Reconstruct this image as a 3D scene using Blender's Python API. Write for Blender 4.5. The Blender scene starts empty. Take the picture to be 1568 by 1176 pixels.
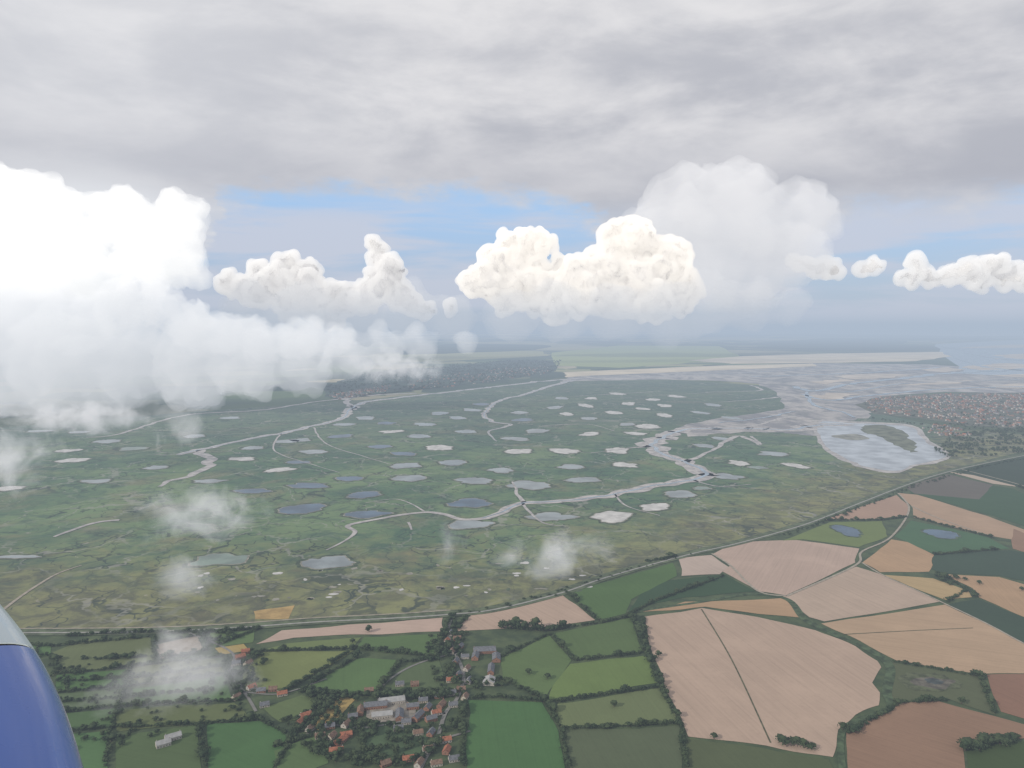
import bpy, bmesh, math, random
import numpy as np
from mathutils import Vector, Matrix, noise as mn
random.seed(7); np.random.seed(7)
sc=bpy.context.scene
sc.view_settings.view_transform='Standard'; sc.view_settings.look='None'; sc.view_settings.exposure=0; sc.view_settings.gamma=1
# ---------------------------------------------------------------- camera / image pixel projection
H=500.0; F=1150.0; CX,CY=784.0,588.0
PITCH=math.atan(88/F)
cd=bpy.data.cameras.new("camera"); cam=bpy.data.objects.new("camera",cd)
sc.collection.objects.link(cam); sc.camera=cam
cam.location=(0,0,H); cam.rotation_euler=(math.pi/2-PITCH,0,0)
cd.sensor_width=36; cd.lens=36*F/1568; cd.clip_start=0.05; cd.clip_end=300000
def ray(px,py):
    u=(px-CX)/F; v=(CY-py)/F
    c,s=math.cos(PITCH),math.sin(PITCH)
    return (u, c+v*s, -s+v*c)
def G(px,py):  # casts an image pixel along its view ray onto the flat ground
    "image pixel coordinates -> position on the ground plane (m)"
    d=ray(px,max(py,503)); t=-H/d[2]
    return (d[0]*t,d[1]*t)
def S(px,py,D):
    d=ray(px,py); t=D/d[1]
    return Vector((d[0]*t,D,H+d[2]*t))
# ---------------------------------------------------------------- node helper
class NT:
    def __init__(s,nt): s.nt=nt
    def n(s,t,**k):
        nd=s.nt.nodes.new(t)
        for a,b in k.items(): setattr(nd,a,b)
        return nd
    def set(s,sock,v):
        if isinstance(v,bpy.types.NodeSocket): s.nt.links.new(v,sock)
        else:
            if isinstance(v,(tuple,list)) and len(v)==3 and sock.type=='RGBA': v=(*v,1)
            sock.default_value=v
    def m(s,op,a,b=0.0,c=None,clamp=False):
        nd=s.n('ShaderNodeMath',operation=op,use_clamp=clamp); s.set(nd.inputs[0],a); s.set(nd.inputs[1],b)
        if c is not None: s.set(nd.inputs[2],c)
        return nd.outputs[0]
    def ss(s,x,lo,hi,a=0.0,b=1.0):
        nd=s.n('ShaderNodeMapRange',interpolation_type='SMOOTHSTEP')
        s.set(nd.inputs[0],x); s.set(nd.inputs[1],lo); s.set(nd.inputs[2],hi); s.set(nd.inputs[3],a); s.set(nd.inputs[4],b)
        return nd.outputs[0]
    def mix(s,f,a,b):
        nd=s.n('ShaderNodeMix',data_type='RGBA'); s.set(nd.inputs[0],f); s.set(nd.inputs[6],a); s.set(nd.inputs[7],b); return nd.outputs[2]
    def noise(s,vec,scale,detail=4,rough=0.55,dist=0.0):
        nd=s.n('ShaderNodeTexNoise'); s.set(nd.inputs['Vector'],vec); s.set(nd.inputs['Scale'],scale)
        nd.inputs['Detail'].default_value=detail; nd.inputs['Roughness'].default_value=rough; nd.inputs['Distortion'].default_value=dist
        return nd
    def comb(s,x,y,z):
        nd=s.n('ShaderNodeCombineXYZ'); s.set(nd.inputs[0],x); s.set(nd.inputs[1],y); s.set(nd.inputs[2],z); return nd.outputs[0]
    def vm(s,op,a,b):
        nd=s.n('ShaderNodeVectorMath',operation=op); s.set(nd.inputs[0],a); s.set(nd.inputs[1],b); return nd.outputs[0]
    def pos(s): return s.n('ShaderNodeNewGeometry').outputs['Position']
def newmat(name):
    m=bpy.data.materials.new(name); m.use_nodes=True; m.node_tree.nodes.clear()
    t=NT(m.node_tree); o=t.n('ShaderNodeOutputMaterial'); return m,t,o
def surf(t,o,col,rough=0.9,spec=0.2,**k):
    p=t.n('ShaderNodeBsdfPrincipled'); t.set(p.inputs['Base Color'],col); t.set(p.inputs['Roughness'],rough)
    p.inputs['Specular IOR Level'].default_value=spec
    for a,b in k.items(): t.set(p.inputs[a],b)
    t.nt.links.new(p.outputs[0],o.inputs['Surface']); return p
def simple(name,c,var=0.25,scale=0.05,rough=0.9,spec=0.2,detail=4):
    m,t,o=newmat(name); P=t.pos()
    n=t.noise(P,scale,detail,0.6).outputs[0]
    col=t.mix(t.ss(n,0.3,0.7),[x*(1-var) for x in c],[x*(1+var) for x in c])
    surf(t,o,col,rough,spec); return m
# ---------------------------------------------------------------- world
SUN_EL=math.radians(29); SUN_AZ=math.radians(-125)
w=bpy.data.worlds.new("World"); sc.world=w; w.use_nodes=True; w.node_tree.nodes.clear()
t=NT(w.node_tree); wo=t.n('ShaderNodeOutputWorld'); bg=t.n('ShaderNodeBackground')
sky=t.n('ShaderNodeTexSky',sky_type='NISHITA'); sky.sun_disc=False; sky.sun_elevation=SUN_EL; sky.sun_rotation=SUN_AZ
sky.air_density=1.0; sky.dust_density=1.2; sky.altitude=500
dirv=t.n('ShaderNodeTexCoord').outputs['Generated']
sp=t.n('ShaderNodeSeparateXYZ'); t.set(sp.inputs[0],dirv); X,Y,Z=sp.outputs
az=t.m('ARCTAN2',X,Y); hr=t.m('SQRT',t.m('ADD',t.m('MULTIPLY',X,X),t.m('MULTIPLY',Y,Y)))
el=t.m('DIVIDE',Z,t.m('MAXIMUM',hr,0.01))
skyc=t.vm('SCALE',sky.outputs[0],(0,0,0)); skyc.node.inputs['Scale'].default_value=0.10
veil=t.noise(t.comb(t.m('MULTIPLY',az,2.2),t.m('MULTIPLY',el,15.0),0.3),1.6,6,0.55,0.3).outputs[0]
veilm=t.m('MULTIPLY',t.ss(veil,0.38,0.58),t.ss(el,0.18,0.13))
veilm=t.m('MULTIPLY',veilm,0.85)
c0=t.mix(t.ss(el,0.02,0.17),(0.43,0.53,0.70),(0.42,0.64,0.96))
c0=t.mix(0.2,c0,skyc)
c1=t.mix(veilm,c0,(0.60,0.63,0.73))
zc=t.m('MAXIMUM',el,0.05)
px=t.m('DIVIDE',t.m('SINE',az),zc); py=t.m('DIVIDE',t.m('COSINE',az),zc)
P=t.comb(px,py,0.0)
n1=t.noise(P,0.34,5,0.55,0.3).outputs[0]
n2=t.noise(t.comb(t.m('MULTIPLY',az,3.0),t.m('MULTIPLY',el,7.5),2.0),1.4,6,0.55,0.3).outputs[0]
n3n=t.noise(t.comb(t.m('MULTIPLY',az,7.0),t.m('MULTIPLY',el,16.0),5.0),1.4,6,0.6)
n3=n3n.outputs[0]; sc3=t.n('ShaderNodeSeparateColor'); t.set(sc3.inputs[0],n3n.outputs[1])
azw=t.m('ADD',az,t.m('MULTIPLY',t.m('SUBTRACT',sc3.outputs[1],0.5),0.16))
mr=t.n('ShaderNodeMapRange'); t.set(mr.inputs[0],azw); mr.inputs[1].default_value=-0.7; mr.inputs[2].default_value=0.7
cr=t.n('ShaderNodeValToRGB'); t.set(cr.inputs[0],mr.outputs[0])
pts=[(-.7,.03),(-.45,.04),(-.40,.07),(-.365,.145),(-.30,.163),(-.16,.176),(.02,.166),(.08,.150),(.13,.10),(.18,.055),(.28,.03),(.35,.06),(.39,.115),(.44,.137),(.51,.127),(.6,.142),(.7,.15)]
el_=cr.color_ramp.elements
while len(el_)<len(pts): el_.new(0.5)
for e,(a,v) in zip(el_,pts): e.position=(a+.7)/1.4; e.color=(v*3,v*3,v*3,1)
edge=t.m('DIVIDE',cr.outputs[0],3.0)
rel=t.m('SUBTRACT',t.m('ADD',el,t.m('MULTIPLY',t.m('SUBTRACT',n3,0.5),0.085)),edge)
cover=t.ss(rel,-0.014,0.020)
lum=t.m('ADD',t.m('ADD',t.m('MULTIPLY',n1,0.38),t.m('MULTIPLY',n2,0.46)),t.m('MULTIPLY',n3,0.16))
deck=t.mix(t.ss(lum,0.40,0.61),(0.49,0.50,0.55),(0.79,0.78,0.795))
deck=t.mix(t.m('MULTIPLY',t.ss(el,0.26,0.5),0.35),deck,(0.78,0.775,0.785))
deck=t.mix(t.m('MULTIPLY',t.ss(az,0.05,-0.6),0.45),deck,(0.80,0.81,0.84))
shade=t.m('MULTIPLY',t.ss(rel,0.12,0.0),t.ss(az,0.25,0.5))
shade=t.m('MAXIMUM',shade,t.m('MULTIPLY',t.m('MULTIPLY',t.ss(el,0.28,0.17),t.ss(el,0.12,0.17)),0.6))
shade=t.m('MULTIPLY',shade,t.ss(n3,0.25,0.55,0.5,1.0))
deck=t.mix(t.m('MULTIPLY',shade,0.75),deck,(0.43,0.44,0.50))
deck=t.mix(t.m('MULTIPLY',t.ss(el,0.175,0.13),0.7),deck,t.mix(t.ss(n3,.4,.6),(0.55,0.60,0.70),(0.68,0.70,0.76)))
lv=t.m('MULTIPLY',t.ss(el,0.21,0.13),t.ss(az,-0.36,-0.50,0.0,1.0))
deck=t.mix(t.m('MULTIPLY',lv,0.6),deck,(0.88,0.90,0.93))
c2=t.mix(t.m('MULTIPLY',cover,t.ss(el,0.03,0.12,0.6,1.0)),c1,deck)
t.set(bg.inputs[0],c2); bg.inputs[1].default_value=1.0
t.nt.links.new(bg.outputs[0],wo.inputs[0])
sd=bpy.data.lights.new("sun",'SUN'); sd.energy=2.9; sd.angle=math.radians(1.5); sd.color=(1,0.92,0.80)
so=bpy.data.objects.new("sun",sd); sc.collection.objects.link(so)
sv=Vector((math.sin(SUN_AZ)*math.cos(SUN_EL),math.cos(SUN_AZ)*math.cos(SUN_EL),math.sin(SUN_EL)))
so.rotation_euler=sv.to_track_quat('Z','Y').to_euler(); so.location=(0,0,3000)
# ---------------------------------------------------------------- mesh helpers
def obj(name,verts,faces,mats,mi=None,smooth=False,parent=None):
    me=bpy.data.meshes.new(name); me.from_pydata([tuple(v) for v in verts],[],faces); me.update()
    for m in mats: me.materials.append(m)
    if mi is not None: me.polygons.foreach_set('material_index',mi)
    if smooth: me.polygons.foreach_set('use_smooth',[True]*len(me.polygons))
    o=bpy.data.objects.new(name,me); sc.collection.objects.link(o)
    if parent: o.parent=parent
    return o
def catmull(p,n=8,closed=False):
    out=[]; N=len(p)
    rng=range(N) if closed else range(N-1)
    for i in rng:
        if closed: a,b,c,d=p[i-1],p[i],p[(i+1)%N],p[(i+2)%N]
        else: a=p[max(i-1,0)];b=p[i];c=p[i+1];d=p[min(i+2,N-1)]
        for k in range(n):
            s=k/n
            out.append(tuple(0.5*((2*b[j])+(-a[j]+c[j])*s+(2*a[j]-5*b[j]+4*c[j]-d[j])*s*s+(-a[j]+3*b[j]-3*c[j]+d[j])*s**3) for j in range(len(b))))
    if not closed: out.append(tuple(p[-1]))
    return out
def poly(name,pts,mat,z,smooth=False,wob=0.0,raw=False,nsub=5,ws=60):
    g=[p if raw else G(*p) for p in pts]
    if smooth: g=catmull(g,6,True)
    else:
        q=[]
        for i in range(len(g)):
            a,b=g[i],g[(i+1)%len(g)]
            for k in range(nsub): q.append((a[0]+(b[0]-a[0])*k/nsub,a[1]+(b[1]-a[1])*k/nsub))
        g=q
    if wob:
        g=[(x+wob*mn.noise(Vector((x/ws,y/ws,1))),y+wob*mn.noise(Vector((x/ws,y/ws,9)))) for x,y in g]
    return obj(name,[(x,y,z) for x,y in g],[list(range(len(g)))],[mat])
def ribbon(name,pts,mat,z,wmul=1.0,wob=0.0,n=10):
    "pts: (px,py,width_m)"
    g=[(*G(p[0],p[1]),p[2]*wmul) for p in pts]
    g=catmull(g,n)
    if wob: g=[(x+wob*w*mn.noise(Vector((x/90,y/90,3))),y+wob*w*mn.noise(Vector((x/90,y/90,7))),w) for x,y,w in g]
    V=[];Fc=[]
    for i,(x,y,w_) in enumerate(g):
        a=g[max(i-1,0)];b=g[min(i+1,len(g)-1)]
        dx,dy=b[0]-a[0],b[1]-a[1]; L=math.hypot(dx,dy) or 1
        nx,ny=-dy/L,dx/L
        w1=max(w_,1)*0.5*(1+0.45*mn.noise(Vector((x/70,y/70,0)))*(1 if wob else 0)); w2=max(w_,1)*0.5*(1+0.45*mn.noise(Vector((x/70,y/70,20)))*(1 if wob else 0))
        V+=[(x+nx*w1,y+ny*w1,z),(x-nx*w2,y-ny*w2,z)]
        if i: k=2*i; Fc.append((k-2,k-1,k+1,k))
    return obj(name,V,Fc,[mat])
# ---------------------------------------------------------------- ground
m,t,o=newmat("farmland"); P=t.pos()
warp=t.vm('ADD',P,t.vm('MULTIPLY',t.noise(P,0.002,3).outputs[1],(260,260,0)))
v=t.n('ShaderNodeTexVoronoi',feature='F1',distance='CHEBYCHEV'); t.set(v.inputs['Vector'],warp); v.inputs['Scale'].default_value=1/620
cr=t.n('ShaderNodeValToRGB'); s_=t.n('ShaderNodeSeparateColor'); t.set(s_.inputs[0],v.outputs['Color']); t.set(cr.inputs[0],s_.outputs[0])
cr.color_ramp.interpolation='CONSTANT'
cols=[(0,(.06,.10,.05)),(.25,(.10,.15,.06)),(.45,(.03,.055,.035)),(.6,(.28,.28,.15)),(.75,(.40,.35,.23)),(.86,(.08,.12,.05))]
while len(cr.color_ramp.elements)<len(cols): cr.color_ramp.elements.new(.5)
for e,(p_,c_) in zip(cr.color_ramp.elements,cols): e.position=p_; e.color=(*c_,1)
big=t.ss(t.noise(P,0.00025,4).outputs[0],0.42,0.55)
far=t.mix(t.m('MULTIPLY',big,0.7),cr.outputs[0],(0.035,0.06,0.045))
sy=t.n('ShaderNodeSeparateXYZ'); t.set(sy.inputs[0],P)
bl=t.noise(t.vm('MULTIPLY',P,(1,0.6,1)),0.00013,4,0.6).outputs[0]
fs=t.ss(sy.outputs[1],12000,17000)
far=t.mix(t.m('MULTIPLY',t.m('MULTIPLY',t.ss(bl,0.50,0.56),fs),0.8),far,(0.34,0.32,0.20))
far=t.mix(t.m('MULTIPLY',t.m('MULTIPLY',t.ss(bl,0.46,0.42),fs),0.9),far,(0.02,0.035,0.03))
nn=t.noise(P,0.03,5,0.6).outputs[0]
nc=t.mix(t.ss(nn,0.35,0.65),(0.04,0.06,0.03),(0.075,0.10,0.045))
col=t.mix(t.ss(sy.outputs[1],3600,4600),nc,far)
surf(t,o,col); m_farm=m
R=75000
xs=[-R,-20000,-8000,-3000,0,3000,8000,20000,R]; ys=[-20000,0,800,1600,3000,6000,12000,30000,R]
V=[(x,y,0) for y in ys for x in xs]; Fc=[(j*9+i,j*9+i+1,(j+1)*9+i+1,(j+1)*9+i) for j in range(8) for i in range(8)]
obj("ground",V,Fc,[m_farm])
# marsh
m,t,o=newmat("salt_marsh"); P=t.pos()
s1=t.n('ShaderNodeSeparateXYZ'); t.set(s1.inputs[0],P)
a=t.noise(P,0.0016,5,0.62,0.5).outputs[0]; b=t.noise(P,0.010,6,0.68,0.8).outputs[0]; c=t.noise(P,0.06,5,0.72).outputs[0]
e_=t.noise(t.vm('ADD',P,(900,4000,0)),0.0035,5,0.6,0.6).outputs[0]
col=t.mix(t.ss(a,0.40,0.60),(0.070,0.132,0.078),(0.145,0.21,0.105))
col=t.mix(t.m('MULTIPLY',t.ss(e_,0.52,0.66),0.6),col,(0.19,0.17,0.11))
col=t.mix(t.m('MULTIPLY',t.ss(b,0.46,0.64),0.7),col,(0.050,0.092,0.070))
col=t.mix(t.m('MULTIPLY',t.ss(c,0.5,0.72),0.5),col,(0.20,0.225,0.13))
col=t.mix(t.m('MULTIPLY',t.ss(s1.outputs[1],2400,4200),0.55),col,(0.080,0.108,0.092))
yy=t.m('SUBTRACT',s1.outputs[1],t.m('MULTIPLY',t.m('MAXIMUM',s1.outputs[0],0.0),0.9))
belt=t.ss(t.m('ADD',yy,t.m('MULTIPLY',t.m('SUBTRACT',b,0.5),1100)),1850,1300)
col=t.mix(t.m('MULTIPLY',belt,0.68),col,t.mix(t.ss(t.noise(P,0.018,5,0.7,0.5).outputs[0],0.38,0.62),(0.235,0.215,0.10),(0.11,0.09,0.065)))
wp=t.vm('ADD',P,t.vm('MULTIPLY',t.noise(P,0.006,4,0.65).outputs[1],(230,230,0)))
def creek(scale,wd,seed):
    vv=t.n('ShaderNodeTexVoronoi',feature='DISTANCE_TO_EDGE'); t.set(vv.inputs['Vector'],t.vm('ADD',wp,(seed*100.0,seed*37.0,0))); vv.inputs['Scale'].default_value=scale
    return t.ss(vv.outputs[0],wd*scale,wd*scale*0.3)
k1=creek(1/190,5.0,1); k2=creek(1/80,3.4,5)
br=t.ss(t.noise(P,0.004,2).outputs[0],0.4,0.6)
col=t.mix(t.m('MULTIPLY',k2,t.m('ADD',0.3,t.m('MULTIPLY',br,0.5))),col,(0.034,0.050,0.046))
col=t.mix(t.m('MULTIPLY',k1,t.m('ADD',0.15,t.m('MULTIPLY',br,0.45))),col,(0.28,0.275,0.24))
sp_=t.ss(t.noise(P,0.02,3,0.5,1.5).outputs[0],0.69,0.75)
col=t.mix(t.m('MULTIPLY',sp_,0.6),col,(0.34,0.31,0.28))
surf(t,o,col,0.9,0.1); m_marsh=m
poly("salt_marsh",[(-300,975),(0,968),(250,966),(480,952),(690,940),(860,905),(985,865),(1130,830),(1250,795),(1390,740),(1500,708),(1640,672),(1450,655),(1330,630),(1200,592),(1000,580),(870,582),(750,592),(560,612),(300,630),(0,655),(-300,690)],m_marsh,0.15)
# mudflats
m,t,o=newmat("tidal_mud"); P=t.pos()
a=t.noise(t.vm('MULTIPLY',P,(1,0.5,1)),0.0035,7,0.65,1.6).outputs[0]; b=t.noise(t.vm('MULTIPLY',P,(0.6,1,1)),0.012,5,0.65,1.5).outputs[0]
col=t.mix(t.ss(a,0.38,0.62),(0.19,0.185,0.20),(0.42,0.39,0.37))
col=t.mix(t.m('MULTIPLY',t.ss(b,0.5,0.66),0.6),col,(0.10,0.12,0.11))
surf(t,o,col,0.7,0.2); m_mud=m
m,t,o=newmat("creek_mud"); P=t.pos()
b=t.noise(P,0.03,5,0.6,0.8).outputs[0]
col=t.mix(t.ss(b,0.35,0.65),(0.26,0.245,0.24),(0.46,0.43,0.41))
surf(t,o,col,0.6,0.3); m_cmud=m
def water(name,c,rough=0.12,spec=0.5):
    m,t,o=newmat(name); P=t.pos()
    n=t.noise(P,0.012,5).outputs[0]
    col=t.mix(t.ss(n,0.35,0.65),[x*0.7 for x in c],[x*1.25 for x in c])
    surf(t,o,col,rough,spec); return m
m_w1=water("pond_water_pale",(.20,.23,.235),0.3,.3); m_w2=water("pond_water_blue",(.06,.10,.15),0.35,.2); m_w3=water("pond_water_green",(.13,.18,.14),0.3,.25)
m_wch=water("channel_water",(.19,.255,.32),0.25,.4); m_dry=simple("dried_pond_mud",(.48,.47,.455),.2,.03)
m_rim=simple("pond_bank",(.07,.095,.06),.45,.06); m_shore=simple("pond_shore",(.25,.24,.20),.4,.05)
poly("estuary_mudflat",[(1800,560),(1568,567),(1420,558),(1250,556),(1130,560),(1000,566),(880,572),(860,584),(1000,581),(1100,583),(1160,588),(1195,602),(1205,625),(1150,634),(1090,642),(1035,655),(1060,668),(1130,662),(1200,662),(1250,668),(1262,655),(1290,645),(1330,640),(1345,625),(1320,617),(1350,607),(1450,600),(1568,603),(1800,608)],m_mud,0.5,wob=60)
m_sand=simple("sand",(.58,.50,.38),.15,.002)
poly("sandbank",[(1130,546),(1200,543),(1290,541),(1440,539),(1455,546),(1400,553),(1250,556),(1120,557),(1060,552)],m_sand,1.6,wob=120)
poly("sandbank",[(860,570),(1000,564),(1130,559),(1250,557),(1250,561),(1100,567),(960,573),(870,578)],m_sand,1.7,wob=80)
for k_,p_ in enumerate([[(1460,533),(1540,528),(1640,526),(1640,531),(1540,533)],[(1500,545),(1580,541),(1660,544),(1600,549),(1530,550)],[(1470,562),(1540,556),(1600,560),(1560,565),(1500,567)],[(1280,576),(1340,572),(1400,574),(1360,579),(1300,581)],[(1230,607),(1270,602),(1310,603),(1290,610),(1250,613)],[(1330,511),(1500,507),(1700,506),(1700,510),(1480,515)],[(1380,590),(1440,584),(1500,582),(1460,588)],[(1500,592),(1560,588),(1640,590),(1560,596)],[(1240,585),(1290,580),(1300,583),(1260,589)],[(1410,566),(1450,562),(1480,566),(1440,570)],[(1520,575),(1580,572),(1640,574),(1580,580)]]):
    poly("sandbank",p_,simple("wet_sand_%d"%k_,(.48,.42,.36),.2,.004),1.75,wob=100,ws=200,nsub=12)
poly("sea_channel",[(1430,527),(1568,520),(1800,516),(1800,575),(1568,578),(1480,572),(1460,556)],m_wch,0.55,wob=100)
for pts in ([(1440,530,90),(1480,537,220),(1530,548,260),(1620,553,260),(1750,555,200)],
            [(1215,592,50),(1250,599,60),(1300,588,60),(1380,580,80),(1450,572,120),(1560,566,160),(1700,560,160)],
            [(1230,604,30),(1270,613,40),(1330,606,40),(1440,596,50),(1568,592,60),(1700,588,80)],
            [(1450,540,50),(1500,560,90),(1590,568,90),(1700,570,80)],
            [(1470,528,60),(1560,533,120),(1700,530,150)],
            [(1150,577,50),(1240,574,60),(1340,570,60),(1440,563,60)],
            [(1240,596,20),(1300,600,24),(1380,588,24),(1480,584,24),(1600,580,30)],
            [(880,576,16),(1000,573,24),(1120,572,30),(1230,566,30),(1360,562,40)],
            [(1100,648,14),(1170,640,18),(1215,630,16)],
            [(1235,600,24),(1245,620,26),(1290,632,20),(1310,640,16)]):
    ribbon("tidal_channel",pts,m_wch,1.9,1.0,1.0)
# tidal basin
poly("tidal_basin",[(1252,655),(1262,645),(1300,648),(1350,650),(1395,655),(1420,678),(1448,694),(1440,703),(1400,712),(1370,721),(1330,716),(1290,700),(1262,680)],water("basin_water",(.34,.37,.40),0.3,.4),0.9,True,15)
poly("basin_rim",[(1247,655),(1260,642),(1300,645),(1350,647),(1400,652),(1426,676),(1454,694),(1444,706),(1400,715),(1370,724),(1330,719),(1286,703),(1256,682)],m_cmud,0.7,True,15)
poly("basin_island",[(1325,652),(1360,652),(1385,662),(1400,682),(1398,694),(1375,684),(1345,668),(1322,662)],simple("island_marsh",(.13,.14,.10),.4,.02),1.1,True,25)
poly("basin_island",[(1275,668),(1310,665),(1330,672),(1300,674)],simple("island_marsh2",(.22,.22,.19),.4,.02),1.1,True,15)
# creeks (px,py,width m)
CH=[[(1290,650,80),(1250,652,110),(1200,658,90),(1130,656,85),(1060,657,85),(1020,667,100),(1000,683,95),(1020,697,66),(1050,708,70),(1082,722,72),(1060,735,62),(1000,744,54),(950,755,50),(890,765,44),(830,769,36),(798,771,34),(770,784,31),(738,794,26),(700,795,19),(660,784,17),(610,790,16),(560,799,14),(534,806,13),(545,815,11),(520,832,7),(500,843,4)],
[(1000,683,40),(970,686,14),(930,691,8),(905,694,4)],
[(1050,708,30),(1090,690,16),(1130,668,30),(1165,682,12),(1150,668,14)],
[(800,770,14),(790,752,9),(785,738,5)],
[(880,582,70),(840,592,52),(810,602,42),(765,614,36),(742,633,32),(752,645,28),(782,650,24),(760,657,16),(748,662,12),(760,676,6)],
[(1180,575,90),(1090,575,80),(1000,577,90),(900,579,80),(830,584,70),(750,593,65),(690,600,60),(620,608,56),(560,616,54),(535,628,55),(525,640,46),(470,655,42),(430,664,46),(380,673,36),(330,684,34),(300,690,46),(270,697,20)],
[(305,690,40),(322,705,42),(318,716,34),(285,730,24),(258,737,20),(244,745,14)],
[(640,602,44),(560,606,42),(530,612,46),(545,628,34)],
[(560,606,34),(480,616,32),(400,628,30),(300,634,26),(245,645,24),(205,658,22),(165,668,17),(130,670,12)],
[(1150,590,24),(1165,598,26),(1100,600,12),(1060,603,8),(990,607,6)],
[(183,797,16),(150,800,14),(110,812,12),(85,822,8)],
[(625,800,7),(630,812,4)],[(650,783,7),(610,765,4),(560,770,3)],
[(1000,600,16),(930,604,10),(880,607,6)],
[(1190,608,40),(1160,612,18),(1100,616,8)],
[(800,771,10),(830,800,5),(870,806,3)],
[(1060,735,12),(1100,745,6),(1150,742,4)],[(940,756,8),(960,775,5),(1010,790,3)],[(480,655,9),(500,680,6),(560,700,5),(600,712,3)],[(430,664,9),(420,690,6),(480,712,4),(520,724,3)],[(830,652,10),(900,650,7),(940,660,5)],
[(1140,657,20),(1200,640,30),(1235,640,40)]]
for c_ in CH: ribbon("tidal_creek",c_,m_cmud,1.1,1.0,0.7)
for c_ in (CH[0],CH[5],CH[4]):
    ribbon("creek_water",[(a,b,w_*0.2) for a,b,w_ in c_[:18]],m_wch,1.35,1.0,1.2)
# ponds
PN=[(463,780,66,15,2),(500,862,75,20,1),(338,857,75,22,3),(725,736,52,11,1),(810,743,60,12,1),(718,771,62,13,2),(555,758,50,10,2),(472,744,55,9,2),(535,733,38,8,2),(627,733,48,10,1),(622,713,42,9,1),(693,709,40,8,1),(767,720,38,8,1),(673,686,40,9,4),(480,692,36,6,1),(428,720,38,9,4),(370,703,40,6,4),(387,686,32,6,1),(863,691,42,8,4),(875,715,38,7,1),(893,735,46,9,1),(957,712,34,8,4),(938,791,55,17,4),(1003,777,45,12,4),(1040,757,45,11,1),(845,792,65,13,1),(722,803,65,13,1),(945,690,34,9,4),(1113,730,38,10,1),(1130,709,28,9,4),(1185,695,42,7,1),(1218,713,26,10,4),(975,664,28,5,4),(992,653,35,7,4),(1017,636,20,6,4),(905,610,18,4,4),(945,603,22,4,4),(963,618,18,5,4),(1000,612,20,4,4),(1035,607,22,4,4),(940,632,22,6,4),(985,626,18,4,4),(1017,621,20,5,4),(1072,632,20,5,1),(1092,620,22,5,1),(895,621,20,6,4),(850,624,20,5,1),(868,634,18,5,4),(795,632,24,5,1),(722,628,26,5,1),(672,633,26,5,1),(738,619,24,4,2),(902,665,24,6,4),(902,641,24,5,1),(800,643,30,5,2),(790,672,38,6,1),(822,660,36,6,1),(650,650,30,6,1),(600,661,30,5,4),(592,648,28,5,2),(527,650,32,5,1),(583,684,32,6,2),(520,668,34,6,2),(640,668,34,6,1),(715,661,30,6,1),(795,691,40,8,4),(1080,683,26,6,1),(1105,672,24,6,1),(110,705,40,7,4),(147,737,42,6,1),(105,690,36,5,4),(62,660,40,4,1),(120,662,30,4,1),(165,676,36,6,1),(12,748,45,8,4),(240,716,35,6,1),(385,752,50,7,2),(30,853,62,5,1),(560,787,60,12,2),(300,668,34,5,1),(352,640,30,4,1),(440,676,34,5,1),(455,708,34,5,2),(205,687,36,6,3),(320,737,44,6,1),(460,674,30,5,1),(960,650,24,5,1),(700,640,26,5,1),(860,610,20,4,1),(1120,640,22,5,1),(560,640,30,5,1),(620,695,34,6,2),(1160,716,24,5,3),(1075,748,24,5,3)]
mats={1:m_w1,2:m_w2,3:m_w3,4:m_dry}
def blob(cx,cy,wpx,hpx,grow=0.0,seed=0):
    x0,y0=G(cx,cy); xa,_=G(cx+wpx/2,cy); rx=xa-x0
    ry=abs(G(cx,cy-hpx/2)[1]-G(cx,cy+hpx/2)[1])/2
    sh=random.Random(seed).uniform(-.6,.6)
    out=[]
    for k in range(36):
        a=k/36*2*math.pi
        r=1+0.40*mn.noise(Vector((math.cos(a)*1.3,math.sin(a)*1.3,seed*3.7)))+0.20*mn.noise(Vector((math.cos(a)*4,math.sin(a)*4,seed*1.7)))
        ex=math.copysign(abs(math.cos(a))**0.9,math.cos(a))
        dx=(rx+grow)*r*ex; dy=(ry+grow)*r*math.sin(a)
        out.append((x0+dx+sh*dy*0.5,y0+dy))
    return out
for i,(cx,cy,wp_,hp_,k) in enumerate(PN):
    hp_*=0.92
    poly("pond_bank",blob(cx,cy,wp_,hp_,13,i),m_rim,0.3,raw=True)
    poly("pond_shore",blob(cx,cy,wp_,hp_,4,i),m_shore,0.6,raw=True)
    poly("pond",blob(cx,cy,wp_,hp_,0,i),mats[k],0.9,raw=True)
poly("reed_patch",[(385,936),(450,927),(444,948),(390,949)],simple("dry_reed",(.34,.235,.10),.2,.05),0.35,wob=8)
rp=random.Random(5)
for k_ in range(60):
    cx=rp.uniform(300,900); cy=rp.uniform(870,925)-(cx-300)*0.03
    poly("salting_pool",blob(cx,cy,rp.uniform(5,16),rp.uniform(1.5,4),0,200+k_),[m_shore,m_dry,m_rim][k_%3],0.5,raw=True)
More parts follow.
